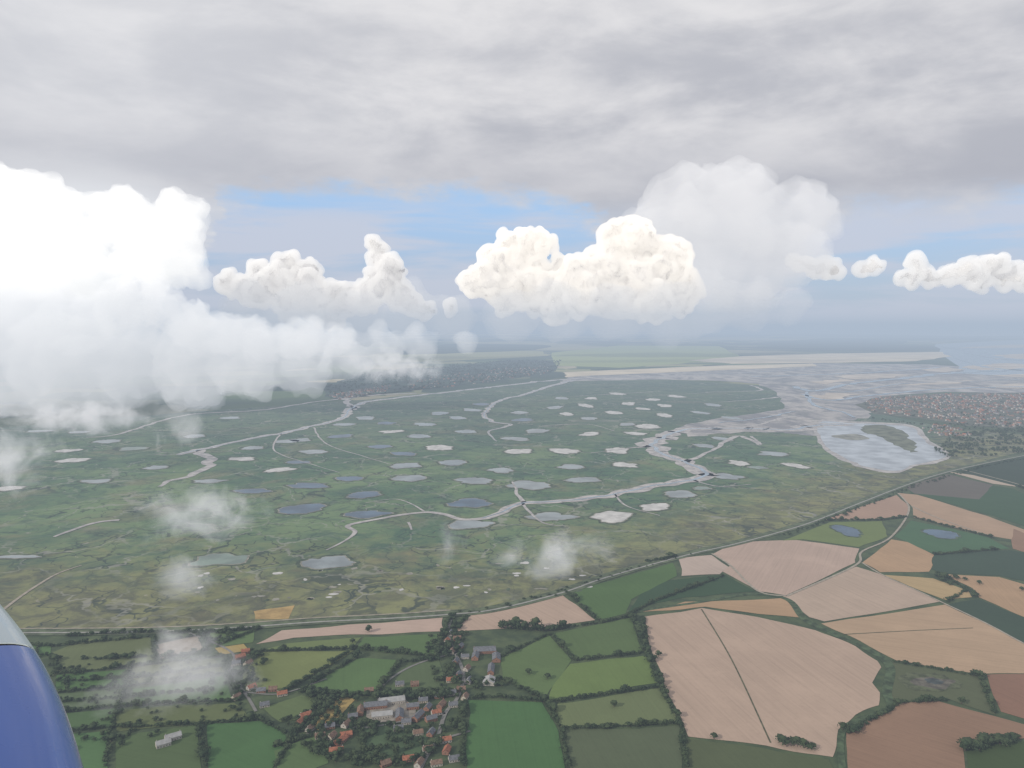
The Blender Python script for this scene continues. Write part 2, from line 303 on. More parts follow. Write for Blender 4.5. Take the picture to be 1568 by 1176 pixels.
# ---------------------------------------------------------------- fields
def fieldmat(name,c,c2=None,ang=0.0,sp=24.0,amt=0.35,blot=0.25):
    m,t,o=newmat(name); P=t.pos(); s=t.n('ShaderNodeSeparateXYZ'); t.set(s.inputs[0],P)
    c2=c2 or tuple(x*0.75 for x in c)
    q=t.m('ADD',t.m('MULTIPLY',s.outputs[0],math.cos(ang)),t.m('MULTIPLY',s.outputs[1],math.sin(ang)))
    qq=t.m('MULTIPLY',s.outputs[1],math.cos(ang)); qq=t.m('SUBTRACT',qq,t.m('MULTIPLY',s.outputs[0],math.sin(ang)))
    fine=t.noise(t.comb(t.m('MULTIPLY',q,6.0/sp),t.m('MULTIPLY',qq,0.006),0.0),1.0,5,0.7).outputs[0]
    fr=t.m('FRACT',t.m('DIVIDE',q,sp)); tram=t.ss(t.m('ABSOLUTE',t.m('SUBTRACT',fr,0.5)),0.06,0.02)
    n=t.noise(P,0.008,6,0.65,0.3).outputs[0]
    g=t.noise(P,0.15,4,0.7).outputs[0]
    col=t.mix(t.m('MULTIPLY',t.ss(fine,0.35,0.65),amt),c,c2)
    col=t.mix(t.m('MULTIPLY',tram,amt*0.6),col,[x*0.68 for x in c])
    col=t.mix(t.m('MULTIPLY',t.ss(n,0.42,0.7),blot),col,[x*1.25 for x in c])
    col=t.mix(t.m('MULTIPLY',t.ss(g,0.5,0.8),0.3),col,[x*0.65 for x in c])
    surf(t,o,col,0.95,0.1); return m
tan=(.39,.29,.225); tan2=(.40,.30,.245); org=(.36,.24,.145); brn=(.24,.15,.10); grn=(.08,.13,.05); grn2=(.11,.16,.058); dgr=(.042,.070,.038); olive=(.14,.16,.07)
FL=[([(985,945),(1075,932),(1160,945),(1250,965),(1310,990),(1345,1012),(1350,1022),(1335,1045),(1345,1060),(1345,1080),(1310,1095),(1283,1118),(1276,1160),(1170,1142),(1055,1130),(1020,1060),(1000,1000)],tan,0.25,30),
([(1090,848),(1130,830),(1220,827),(1315,840),(1310,862),(1205,912),(1160,905),(1105,874),(1118,866)],tan2,-0.5,22),
([(1200,914),(1310,868),(1350,880),(1405,905),(1440,922),(1262,952),(1240,945)],(.39,.30,.235),0.3,40),
([(1258,955),(1447,926),(1510,955),(1568,985),(1700,1030),(1568,1031),(1500,1033),(1375,1012),(1300,975)],(.38,.27,.18),1.2,35),
([(1452,926),(1500,918),(1568,946),(1700,1000),(1700,1020),(1568,984)],dgr,0.9,20),
([(985,938),(1050,922),(1205,916),(1230,946),(1160,940),(1080,930)],org,1.3,24),
([(1322,862),(1365,826),(1400,832),(1430,850),(1422,876),(1345,876)],org,0.2,26),
([(1350,880),(1430,886),(1480,905),(1490,915),(1450,920),(1408,904)],(.38,.28,.15),0.8,24),
([(1445,880),(1530,884),(1568,895),(1680,925),(1680,980),(1568,945),(1500,915),(1485,900)],org,-0.3,24),
([(1262,796),(1372,758),(1392,775),(1388,790),(1345,795)],(.34,.23,.17),0.6,24),
([(1375,755),(1405,758),(1510,790),(1620,830),(1560,828),(1510,820),(1400,793),(1395,775)],(.36,.25,.17),1.0,24),
([(1450,722),(1552,737),(1555,745),(1520,741)],(.42,.34,.27),1.2,24),
([(1368,1015),(1500,1036),(1520,1095),(1455,1072),(1365,1078),(1355,1050)],(.10,.10,.055),0.5,18),
([(1297,1122),(1378,1076),(1440,1075),(1568,1110),(1600,1125),(1475,1145),(1478,1200),(1300,1200)],brn,0.9,16),
([(1512,1034),(1568,1032),(1700,1040),(1700,1110),(1568,1102),(1528,1090)],(.22,.125,.085),0.4,16),
([(1040,856),(1088,850),(1115,868),(1102,880),(1045,882)],(.40,.32,.27),0.4,20),
([(960,940),(985,900),(1030,888),(1110,881),(1155,905),(1050,915),(990,925)],dgr,0.2,20),
([(868,908),(1030,862),(1038,882),(1000,900),(965,918),(958,940),(917,950)],(.072,.140,.046),0.3,20),
([(697,967),(720,943),(790,930),(863,912),(913,950),(830,961),(760,963)],tan,0.6,26),
([(390,987),(430,966),(560,955),(678,946),(680,967),(560,972),(450,976)],tan2,1.4,26),
([(240,987),(300,974),(312,994),(240,1011)],(.26,.215,.17),1.2,22),
([(1200,828),(1270,800),(1350,798),(1360,822),(1315,838),(1230,826)],olive,0.5,20),
([(1395,797),(1510,822),(1545,840),(1430,848),(1370,822)],(.065,.115,.052),0.5,20),
([(1430,850),(1545,842),(1640,860),(1568,890),(1530,882),(1440,878),(1425,872)],dgr,0.9,20),
([(1395,755),(1390,742),(1450,735),(1550,748),(1640,790),(1620,822),(1520,790)],(.05,.075,.042),0.4,20),
([(1450,718),(1500,710),(1640,690),(1640,770),(1560,745)],(.042,.062,.036),0.3,20),
([(1385,745),(1450,726),(1520,743),(1500,765),(1400,756)],(.11,.115,.085),0.3,20),
([(1552,810),(1600,830),(1640,850),(1600,855),(1550,840)],brn,.3,20),
([(1480,1148),(1600,1130),(1600,1200),(1482,1200)],(.05,.08,.028),.3,20),
([(1055,1134),(1165,1146),(1270,1164),(1290,1200),(1050,1200)],(.09,.11,.05),.3,20),
([(847,971),(965,946),(985,997),(880,1010)],grn,.2,20),
([(768,1008),(842,972),(875,1010),(835,1070),(768,1040)],(.092,.142,.056),.9,20),
([(872,1017),(992,1003),(1006,1046),(838,1075),(850,1045)],grn2,.2,20),
([(842,1080),(1012,1055),(1036,1105),(858,1114)],(.125,.155,.064),.2,12),
([(858,1120),(1040,1112),(1048,1200),(880,1200)],(.08,.112,.05),.2,20),
([(718,1072),(828,1077),(855,1120),(870,1200),(712,1200)],(.068,.130,.042),.1,20),
([(370,1030),(402,1000),(540,996),(470,1040),(432,1060),(372,1050)],(.17,.18,.075),.8,14),
([(460,1058),(548,1008),(615,1010),(572,1066),(500,1062)],grn,.2,20),
([(590,1060),(622,1020),(672,1010),(682,1060)],(.075,.12,.05),.2,20),
([(560,976),(680,971),(668,1005),(545,994)],grn,1.2,20),
([(440,985),(555,977),(540,992),(405,996)],(.12,.15,.065),1.2,20),
([(80,1000),(130,980),(232,975),(236,1010),(200,1020),(90,1030)],(.11,.155,.06),.2,20),
([(-60,990),(80,985),(75,1005),(-60,1015)],grn,.2,20),
([(320,970),(390,966),(385,984),(330,990)],grn2,1.2,20),
([(470,1110),(518,1068),(545,1072),(492,1121)],(.32,.235,.09),.7,14),
([(330,992),(372,986),(382,997),(342,1002)],(.33,.25,.09),.7,14),
([(85,1034),(200,1024),(190,1050),(80,1060)],grn,1.3,20),
([(80,1064),(190,1056),(185,1080),(85,1090)],(.095,.135,.055),1.3,20),
([(80,1095),(180,1085),(170,1112),(85,1120)],grn,1.3,20),
([(195,1020),(330,1008),(345,1030),(215,1050)],(.10,.14,.06),1.3,20),
([(200,1056),(340,1036),(360,1070),(210,1080)],grn,1.3,20),
([(175,1088),(360,1076),(380,1100),(180,1120)],(.095,.135,.055),1.3,20),
([(90,1126),(170,1118),(160,1180),(110,1200)],grn,1.3,20),
([(180,1126),(300,1112),(310,1190),(170,1200)],(.085,.125,.05),1.3,20),
([(315,1110),(400,1104),(450,1130),(400,1200),(320,1200)],(.066,.125,.044),1.0,20),
([(400,1085),(460,1065),(500,1070),(462,1100),(430,1105)],grn2,1.0,20),
([(550,1110),(660,1120),(640,1160),(560,1165)],(.075,.11,.05),1.0,20),
([(420,1150),(500,1120),(505,1170),(430,1200)],grn,1.0,20),
]
for i,(p_,c_,a_,s_) in enumerate(FL):
    nm="stubble_field" if c_[0]>.2 else "pasture"
    if c_[0]<.2: c_=tuple(x*random.uniform(.85,1.12) for x in c_)
    fm=fieldmat(nm+"_%02d"%i,c_,None,a_,s_,0.25 if nm=="pasture" else 0.38,0.4)
    poly(nm,p_,fm,0.45+0.002*i,False,5)
m_dark=simple("field_margin",(.09,.09,.05),.4,.1); m_road=simple("road_asphalt",(.17,.165,.155),.15,.1); m_track=simple("dirt_track",(.30,.265,.215),.2,.1)
ribbon("tractor_track",[(1074,933,2.5),(1120,1010,2.2),(1180,1138,2)],m_dark,0.7)
ribbon("tractor_track",[(1290,972,2.5),(1400,966,2.2),(1490,962,2)],m_dark,0.7)
ribbon("grass_bank",[(960,945,8),(985,935,9),(1075,922,8),(1150,910,9),(1205,918,12),(1232,948,14),(1270,968,14),(1330,995,13),(1362,1020,13),(1358,1060,12),(1362,1085,10),(1310,1105,9),(1288,1125,8),(1290,1180,8)],simple("long_grass",(.055,.08,.04),.5,.08),0.66)
DK=[(-300,978),(0,969),(120,968),(250,966),(370,960),(480,952),(600,946),(690,940),(760,932),(860,907),(920,886),(985,867),(1060,847),(1130,831),(1200,812),(1250,796),(1320,768),(1390,741),(1450,722),(1530,704),(1640,684)]
ribbon("dyke_embankment",[(a,b,30) for a,b in DK],simple("dyke_grass",(.085,.105,.06),.4,.05),0.95)
ribbon("dyke_road",[(a,b+1.5,4.5) for a,b in DK],simple("pale_gravel",(.28,.275,.255),.15,.1),1.2)
ribbon("dyke_path",[(a,b-5,3.5) for a,b in DK[:8]],m_track,1.2)
RD=[[(693,945,5),(686,965,5),(690,985,5),(706,1020,5),(710,1040,5),(700,1070,5),(682,1093,5),(668,1135,5),(650,1165,5),(620,1230,5)],
[(290,970,4),(355,1000,4),(352,1035,4),(375,1062,4),(392,1090,4)],
[(682,1093,4),(640,1100,4),(590,1085,4),(580,1060,4),(605,1035,4),(645,1015,4),(700,1000,4)],
[(372,1060,3),(430,1063,3),(500,1040,3)],[(668,1135,4),(720,1120,4)],[(640,1100,3.5),(560,1115,3.5),(500,1110,3.5),(470,1125,3.5)]]
for r_ in RD: ribbon("village_road",r_,m_road,1.0)
for r_ in [[(1090,848,5),(1118,866,5),(1160,905,5),(1205,913,5)],[(1205,913,5),(1310,866,5),(1320,845,5),(1365,822,5),(1392,780,5),(1375,755,5)],[(1320,862,4),(1350,880,4),(1405,905,4),(1447,925,4),(1510,955,4),(1568,986,4),(1640,1020,4)],[(0,938,6),(30,915,6),(60,895,6),(90,878,5),(125,866,4)],[(1445,712,5),(1560,742,5),(1640,770,4)],[(1395,775,4),(1440,795,4),(1520,822,4)]]:
    ribbon("farm_track",r_,m_track,0.9)
for b_ in [(1295,813,34,16),(1440,818,46,13)]:
    poly("farm_pond_bank",blob(*b_,6,50),m_rim,0.8,raw=True); poly("farm_pond",blob(*b_,0,50),m_w2,1.0,raw=True)
for b_,c_ in [((1425,1045,90,30,0,77),(.075,.085,.045)),((1425,1045,60,18,0,78),(.11,.10,.08)),((1432,1044,30,8,0,79),(.06,.07,.07))]:
    poly("reedy_pond",blob(*b_),simple("reedy_pond_mat",c_,.4,.08),0.8+b_[3]*-.002+.06,raw=True)
# ---------------------------------------------------------------- far country
poly("woodland",[(500,592),(540,575),(600,566),(700,560),(780,552),(860,552),(850,570),(750,585),(640,598),(560,606),(500,612)],simple("woodland_floor",(.030,.052,.038),.5,.004),0.3,wob=120)
poly("woodland",[(1170,524),(1280,517),(1390,522),(1385,527),(1250,530)],simple("woodland_floor2",(.025,.045,.034),.3,.001),1.3,wob=200)
poly("woodland",[(600,532),(700,526),(840,528),(830,536),(700,541),(620,543)],simple("woodland_floor3",(.03,.05,.034),.4,.001),1.2,wob=300)
poly("woodland",[(900,513),(1050,510),(1200,511),(1180,515),(1000,517)],simple("woodland_floor4",(.02,.035,.03),.3,.0005),1.2,wob=600,ws=900)
poly("meadow",[(850,560),(845,540),(950,529),(1100,530),(1135,548),(1050,556),(950,563)],fieldmat("meadow_grass",(.28,.33,.14),None,.2,200,.3),0.32,wob=100)
poly("meadow",[(560,545),(700,534),(830,538),(840,545),(700,552),(580,556)],fieldmat("meadow_grass2",(.31,.31,.16),None,.2,200,.3),0.33,wob=100)
# ---------------------------------------------------------------- foliage
m,t,o=newmat("foliage"); P=t.pos()
a=t.noise(P,0.04,3).outputs[0]; b=t.noise(P,0.6,3,0.7).outputs[0]
col=t.mix(t.ss(a,0.35,0.65),(.025,.042,.022),(.048,.068,.032)); col=t.mix(t.m('MULTIPLY',t.ss(b,0.45,0.7),0.55),col,(.07,.092,.044))
surf(t,o,col,0.85,0.1); m_leaf=m
m_bark=simple("bark",(.08,.06,.045),.3,1)
bmx=bmesh.new(); bmesh.ops.create_icosphere(bmx,subdivisions=1,radius=1); ICV=np.array([v.co[:] for v in bmx.verts]); ICF=np.array([[v.index for v in f.verts] for f in bmx.faces]); bmx.free()
def tree_proto(seed,n=70):
    r=np.random.RandomState(seed); V=[];T=[];M=[]
    def limb(a,b,r0,r1):
        a=np.array(a);b=np.array(b);base=len(V)
        for k in range(4):
            an=k*math.pi/2; V.append(a+r0*np.array([math.cos(an),math.sin(an),0]))
        for k in range(4):
            an=k*math.pi/2; V.append(b+r1*np.array([math.cos(an),math.sin(an),0]))
        for k in range(4):
            j=(k+1)%4; T.append((base+k,base+j,base+4+j)); T.append((base+k,base+4+j,base+4+k)); M.extend([1,1])
    limb((0,0,0),(0,0,.5),.06,.04)
    for k in range(3):
        an=k*2.1+r.rand(); limb((0,0,.4),(.3*math.cos(an),.3*math.sin(an),.8),.03,.015)
    for lob in range(6):
        an=r.rand()*6.28; rr=r.uniform(0,.32) if lob else 0; c=np.array([rr*math.cos(an),rr*math.sin(an),r.uniform(.40,.8)]); s=r.uniform(.18,.32)
        base=len(V)
        for p in ICV: V.append(c+p*s*np.array([1,1,.85])*r.uniform(.7,1.25))
        for f in ICF: T.append(tuple(base+f)); M.append(0)
    for k in range(n):
        d=r.normal(size=3); d/=np.linalg.norm(d); d[2]=abs(d[2])*1.0-.25
        c=np.array([0,0,.6])+d*r.uniform(.32,.56)*np.array([1,1,.8]); s=r.uniform(.05,.11)
        u=r.normal(size=3);u/=np.linalg.norm(u); v=np.cross(u,r.normal(size=3)); v/=np.linalg.norm(v)
        base=len(V); V.extend([c-u*s,c+v*s,c+u*s,c-v*s]); T.append((base,base+1,base+2)); T.append((base,base+2,base+3)); M.extend([0,0])
    return np.array(V),np.array(T),np.array(M)
PT=[tree_proto(s) for s in range(5)]
PF=[tree_proto(s+20,18) for s in range(3)]
def forest(name,items,protos=PT):
    Vs=[];Ts=[];Ms=[];off=0
    for (x,y,h,wf) in items:
        V,T,Mi=protos[random.randrange(len(protos))]; a=random.random()*6.28; c,s=math.cos(a),math.sin(a)
        q=V.copy(); q[:,0]=(V[:,0]*c-V[:,1]*s)*h*wf+x; q[:,1]=(V[:,0]*s+V[:,1]*c)*h*wf+y; q[:,2]=V[:,2]*h-.08*h
        Vs.append(q);Ts.append(T+off);Ms.append(Mi);off+=len(V)
    if not Vs: return
    V=np.concatenate(Vs);T=np.concatenate(Ts);Mi=np.concatenate(Ms)
    me=bpy.data.meshes.new(name); me.vertices.add(len(V)); me.vertices.foreach_set('co',V.ravel())
    me.loops.add(len(T)*3); me.loops.foreach_set('vertex_index',T.ravel().astype(np.int32))
    me.polygons.add(len(T)); me.polygons.foreach_set('loop_start',np.arange(0,len(T)*3,3,dtype=np.int32)); me.polygons.foreach_set('loop_total',np.full(len(T),3,dtype=np.int32))
    me.materials.append(m_leaf); me.materials.append(m_bark); me.polygons.foreach_set('material_index',Mi.astype(np.int32)); me.update(calc_edges=True)
    ob=bpy.data.objects.new(name,me); sc.collection.objects.link(ob); return ob
def hedge(pts,h=5.5,gap=4,dens=0.93,name="hedgerow",wf=1.1,jit=1.8,tall=.14):
    g=[G(*p) for p in pts]; it=[]
    for a,b in zip(g[:-1],g[1:]):
        L=math.hypot(b[0]-a[0],b[1]-a[1]); n=max(int(L/gap),1)
        for k in range(n):
            if random.random()>dens: continue
            s=(k+random.random()*.6)/n
            hh=h*random.uniform(.6,1.3)*(1.7 if random.random()<tall else 1)
            it.append((a[0]+(b[0]-a[0])*s+random.uniform(-jit,jit),a[1]+(b[1]-a[1])*s+random.uniform(-jit,jit),hh,wf*random.uniform(.9,1.4)))
    forest(name,it)
HG=[[(765,962),(830,966),(915,955),(968,944)],[(970,945),(990,1000),(1012,1055),(1042,1110),(1052,1176)],[(845,972),(880,1012)],[(880,1012),(985,1000)],
[(838,1077),(920,1065),(1012,1052)],[(858,1117),(950,1113),(1040,1108)],[(835,1072),(858,1115),(872,1176)],[(768,1006),(842,971)],[(768,1040),(835,1072)],[(720,1070),(765,1068),(830,1075)],
[(250,970),(330,968),(400,962)],[(330,990),(400,962)],[(540,996),(470,1040),(432,1062)],[(400,998),(545,994),(668,1006)],[(460,1058),(548,1006)],[(572,1068),(615,1010)],[(460,1060),(575,1066)],[(620,1015),(670,1008)],
[(400,998),(370,1032)],[(0,985),(80,990),(230,976)],[(78,1003),(92,1032)],[(85,1033),(200,1022),(345,1005)],[(235,975),(238,1012)],[(80,1062),(190,1052),(345,1032)],[(82,1092),(185,1082),(365,1073)],[(85,1122),(175,1114),(305,1110),(400,1102)],[(200,1022),(190,1052),(180,1085),(170,1116),(162,1176)],
[(345,1005),(350,1035),(368,1072)],[(305,1110),(315,1176)],[(240,985),(312,972),(316,996),(238,1012)],[(470,1112),(520,1066),(590,1064)],[(430,1105),(465,1100),(500,1070)],[(400,1104),(450,1130),(420,1176)],[(550,1108),(560,1168)],[(688,945),(680,970),(668,1010)],[(690,942),(700,962),(715,945)],
[(960,944),(1000,922),(1110,882)],[(868,908),(917,952)],[(1262,797),(1345,797),(1390,792)],[(1430,850),(1530,842)],[(1368,1014),(1500,1036),(1522,1094)],[(1475,1146),(1560,1128)],[(1300,1125),(1378,1077),(1450,1073)],[(1450,922),(1480,905),(1445,880)],[(1400,793),(1520,824)],[(990,1000),(985,946)],[(712,1075),(708,1176)],[(420,1145),(500,1120)],
[(100,975),(180,970),(250,968)],[(0,1000),(75,1005)],[(60,988),(50,1010)],[(150,1010),(300,1003)],[(95,1045),(230,1036),(340,1020)],[(90,1076),(200,1068),(330,1056)]]
for h_ in HG: hedge(h_)
hedge([(990,860),(1010,858),(1035,852)],7); hedge([(1560,745),(1640,775)],6)
hedge(DK[7:13],4,9,.6,jit=8); hedge([(1200,822),(1260,800),(1330,772),(1400,745),(1500,716),(1640,688)],5,9,.8,jit=9)
hedge([(768,960),(800,963),(835,966),(870,962)],11,6,1,"tree_row"); hedge([(835,1075),(850,1095)],9,6,1,"tree_row")
hedge([(1178,1138),(1215,1142),(1250,1150)],11,8,.9,"tree_row"); hedge([(1475,1150),(1560,1136)],12,7,1,"tree_row",jit=5); hedge([(1478,888),(1440,882)],8,6,1,"tree_row",jit=6)
hedge([(968,944),(990,1000)],10,9,.8,"tree_row",jit=4); hedge([(1430,878),(1450,895),(1500,915)],8,8,.8,"tree_row",jit=6)
for p_ in [(1093,1132),(1002,1012),(1008,1006),(810,1033),(838,1040),(700,1108),(1290,1118),(940,1083),(1472,1078),(540,985),(565,968),(1565,905),(1500,895)]:
    x,y=G(*p_); forest("tree",[(x,y,random.uniform(9,13),.95)])
def scatter(name,pts,n,h,protos=PT,wf=1.1):
    g=[G(*p) for p in pts]
    gx=[p[0] for p in g]; gy=[p[1] for p in g]; it=[]
    def inside(x,y):
        c=False
        for i in range(len(g)):
            x1,y1=g[i];x2,y2=g[i-1]
            if (y1>y)!=(y2>y) and x<(x2-x1)*(y-y1)/(y2-y1)+x1: c=not c
        return c
    while len(it)<n:
        x=random.uniform(min(gx),max(gx)); y=random.uniform(min(gy),max(gy))
        if inside(x,y) and mn.noise(Vector((x/90,y/90,0)))>-.15: it.append((x,y,h*random.uniform(.6,1.3),wf))
    if name: forest(name,it,protos)
    return it
scatter("copse",[(440,1075),(560,1060),(700,1075),(715,1110),(660,1176),(520,1176),(440,1140)],190,8)
scatter("copse",[(660,960),(700,955),(765,1000),(770,1060),(680,1070),(650,1010)],120,8)
scatter("copse",[(560,1080),(600,1060),(690,1060),(690,1100),(560,1110)],60,9)
scatter("copse",[(335,1000),(400,985),(420,1060),(370,1075),(350,1040)],50,7)
scatter("copse",[(300,968),(360,964),(350,985),(290,985)],30,7)
scatter("copse",[(60,1010),(330,1000),(380,1100),(90,1176)],150,6)
scatter("copse",[(470,1060),(500,1055),(520,1075),(480,1090)],30,9)
scatter("copse",[(1460,665),(1568,655),(1640,650),(1640,690),(1500,700),(1450,700),(1430,690)],800,11,PF)
scatter("copse",[(1330,640),(1420,650),(1640,642),(1640,655),(1450,662)],200,9,PF)
scatter("town_trees",[(1318,618),(1350,609),(1450,604),(1568,603),(1680,604),(1680,650),(1568,655),(1480,650),(1420,640),(1340,632)],420,10,PF)
scatter("woodland_trees",[(500,592),(600,566),(780,552),(860,552),(850,570),(640,598),(500,612)],1100,16,PF,1.6)
# ---------------------------------------------------------------- buildings
m_win=simple("window_glass",(.03,.035,.04),.2,1,0.1,.5); m_door=simple("painted_door",(.12,.08,.06),.2,1)
WALL=[simple("brick_wall",(.26,.14,.10),.25,.8),simple("render_wall",(.42,.39,.35),.12,.3),simple("cream_wall",(.44,.40,.33),.1,.3)]
ROOF={'r':simple("clay_tile_roof",(.29,.115,.07),.3,.5),'g':simple("slate_roof",(.13,.135,.15),.25,.4),'w':simple("fibre_cement_roof",(.30,.30,.30),.15,.2),'b':simple("old_tile_roof",(.18,.115,.085),.3,.5)}
def house_geo(L,W,h,rh,detail=True):
    V=[];Fc=[];M=[]
    def q(p,mi): b=len(V); V.extend(p); Fc.append(tuple(range(b,b+len(p)))); M.append(mi)
    l,w=L/2,W/2
    q([(-l,-w,0),(l,-w,0),(l,-w,h),(-l,-w,h)],0); q([(l,w,0),(-l,w,0),(-l,w,h),(l,w,h)],0)
    q([(l,-w,0),(l,w,0),(l,w,h),(l,0,h+rh),(l,-w,h)],0); q([(-l,w,0),(-l,-w,0),(-l,-w,h),(-l,0,h+rh),(-l,w,h)],0)
    e=.45; k=rh/w; zz=h-e*k+.12; t_=h+rh+.12
    q([(-l-e,-w-e,zz),(l+e,-w-e,zz),(l+e,0,t_),(-l-e,0,t_)],1); q([(l+e,w+e,zz),(-l-e,w+e,zz),(-l-e,0,t_),(l+e,0,t_)],1)
    if detail:
        for cx in ((-l+1.0,) if L<14 else (-l+1.0,l-1.0)):
            a,b=cx-.4,cx+.4; z0,z1=h+rh*.6,h+rh+1.1
            for P4 in ([(a,-.4),(b,-.4)],[(b,-.4),(b,.4)],[(b,.4),(a,.4)],[(a,.4),(a,-.4)]):
                (x1,y1),(x2,y2)=P4; q([(x1,y1,z0),(x2,y2,z0),(x2,y2,z1),(x1,y1,z1)],0)
            q([(a,-.4,z1),(b,-.4,z1),(b,.4,z1),(a,.4,z1)],0)
        n=max(int(L/3),2)
        for sgn in (-1,1):
            for i in range(n):
                x=-l+(i+.5)*L/n; y=sgn*(w+.02)
                if i==n//2: q([(x-.5,y,0),(x+.5,y,0),(x+.5,y,2.1),(x-.5,y,2.1)],3)
                else: q([(x-.55,y,1),(x+.55,y,1),(x+.55,y,2.3),(x-.55,y,2.3)],2)
            q([(sgn*(l+.02),-.5,h*.5),(sgn*(l+.02),.5,h*.5),(sgn*(l+.02),.5,h*.5+1.3),(sgn*(l+.02),-.5,h*.5+1.3)],2)
    return V,Fc,M
def house(px,py,L=13,W=8,ang=0.0,rf='b',wl=0,h=3.5,rh=3.2,name=None):
    x,y=G(px,py); V,Fc,M=house_geo(L,W,h,rh)
    o=obj(name or ("brick_house" if wl==0 else "village_house"),V,Fc,[WALL[wl],ROOF[rf],m_win,m_door],M)
    o.location=(x,y,0.4); o.rotation_euler=(0,0,ang); return o
BN=[(575,1083,30,14,.2,'g'),(600,1076,34,14,.25,'w'),(585,1098,26,12,.2,'w'),(612,1098,22,10,1.7,'g'),(632,1085,16,9,.2,'g'),(640,1100,20,9,1.2,'g'),(552,1092,16,8,1.7,'b'),
(742,998,34,18,.1,'g'),(760,1010,22,12,1.6,'g'),(728,1008,18,10,1.5,'g'),(749,1046,18,16,1.5,'w'),(752,1028,26,9,1.55,'g'),(660,1104,14,9,.5,'g'),(265,1132,18,10,.6,'w'),(250,1142,16,10,.6,'w')]
for b in BN: house(b[0],b[1],b[2],b[3],b[4],b[5],0 if b[5]!='w' else 1,4.5,3.2,"barn")
poly("farmyard",[(562,1080),(620,1070),(636,1084),(632,1104),(578,1108),(560,1098)],simple("yard_concrete",(.22,.20,.17),.25,.1),0.75,wob=5)
HS=[(520,1138,22,9,1.1,'r'),(515,1152,16,8,.2,'r'),(530,1128,14,8,.3,'r'),(508,1130,12,8,1.2,'b'),(682,1136,14,8,.3,'r'),(684,1152,13,8,1.4,'r'),(655,1150,12,8,.3,'b'),(368,1008,14,8,.6,'r'),(380,1018,13,8,1.2,'b'),(362,1018,12,7,.3,'g'),(376,1000,12,8,.4,'r'),
(468,1098,14,8,.6,'r'),(460,1108,12,8,1.3,'r'),(432,1065,13,8,.4,'r'),(405,1082,12,8,.4,'g'),(418,1058,11,7,.2,'b'),(385,1055,12,8,.9,'r'),(400,1060,12,8,.2,'g'),(362,1070,12,8,1.1,'b'),
(690,972,13,8,1.4,'g'),(700,980,12,8,.2,'b'),(684,984,12,8,1.3,'r'),(705,992,12,8,1.3,'g'),(692,1000,12,8,1.4,'b'),(712,1008,12,8,.1,'g'),(698,1015,12,8,1.4,'g'),(715,1026,12,8,1.2,'b'),(702,1036,12,8,1.3,'g'),(690,1044,12,8,.2,'r'),(718,1045,12,8,1.3,'g'),(706,1058,12,8,.2,'b'),(690,1064,14,8,.3,'g'),(672,1068,12,8,.2,'g'),(712,1070,12,8,1.3,'b'),(694,1082,12,8,.2,'g'),(676,1082,14,8,1.2,'b'),(668,1094,12,8,.4,'r'),(655,1086,12,8,1.3,'g'),(648,1075,12,8,.2,'g'),
(622,1108,12,8,.2,'g'),(540,1100,12,8,.3,'g'),(530,1112,12,8,1.2,'b'),(505,1115,12,8,.3,'g'),(490,1130,12,8,.3,'b'),(475,1118,12,8,1.3,'b'),(625,1165,13,8,.3,'r'),(642,1172,13,8,1.3,'b'),(660,1125,12,8,1.3,'g'),(640,1125,12,8,.3,'b'),(610,1118,12,8,.2,'g'),(565,1060,12,8,.2,'b'),(612,1050,12,8,.2,'g'),(635,1050,11,8,.2,'b'),(668,1172,13,8,.3,'b'),(695,1165,12,8,.3,'g'),(590,1172,12,8,.6,'b')]
for i,h_ in enumerate(HS): house(*h_,wl=[0,1,0,2,1][i%5])
TW=[simple("town_brick",(.24,.16,.12),.25,.05),simple("town_render",(.40,.37,.34),.2,.05)]
def town(name,pts,n):
    it=scatter(None,pts,n,1); V=[];Fc=[];M=[]
    for x,y,_,_ in it:
        L=random.uniform(9,20);W=random.uniform(8,11);v,f,mi=house_geo(L,W,random.uniform(4,8),random.uniform(3,5),False)
        a=random.choice([.3,.3,1.87,.8])+random.uniform(-.15,.15);c,s=math.cos(a),math.sin(a);b=len(V)
        V+=[(p[0]*c-p[1]*s+x,p[0]*s+p[1]*c+y,p[2]) for p in v]; Fc+=[tuple(b+k for k in ff) for ff in f]
        rr=random.choice([2,3,3,4,4]); wl=random.choice([0,1])
        M+=[wl if k==0 else rr for k in mi]
    obj(name,V,Fc,[TW[0],TW[1],ROOF['r'],ROOF['g'],ROOF['b']],M)
poly("town_ground",[(1310,620),(1350,607),(1450,602),(1568,601),(1690,602),(1690,652),(1568,657),(1480,652),(1420,642),(1340,634)],simple("gardens",(.09,.095,.07),.5,.02),0.8,wob=20)
town("town",[(1318,618),(1350,609),(1450,604),(1568,603),(1680,604),(1680,650),(1568,655),(1480,650),(1420,640),(1340,632)],1400)
town("town",[(1400,650),(1470,655),(1500,670),(1430,668)],60)
town("riverside_town",[(500,604),(560,596),(600,590),(590,600),(520,612)],160)
town("riverside_town",[(640,580),(740,566),(840,560),(840,572),(700,592),(620,598)],230)
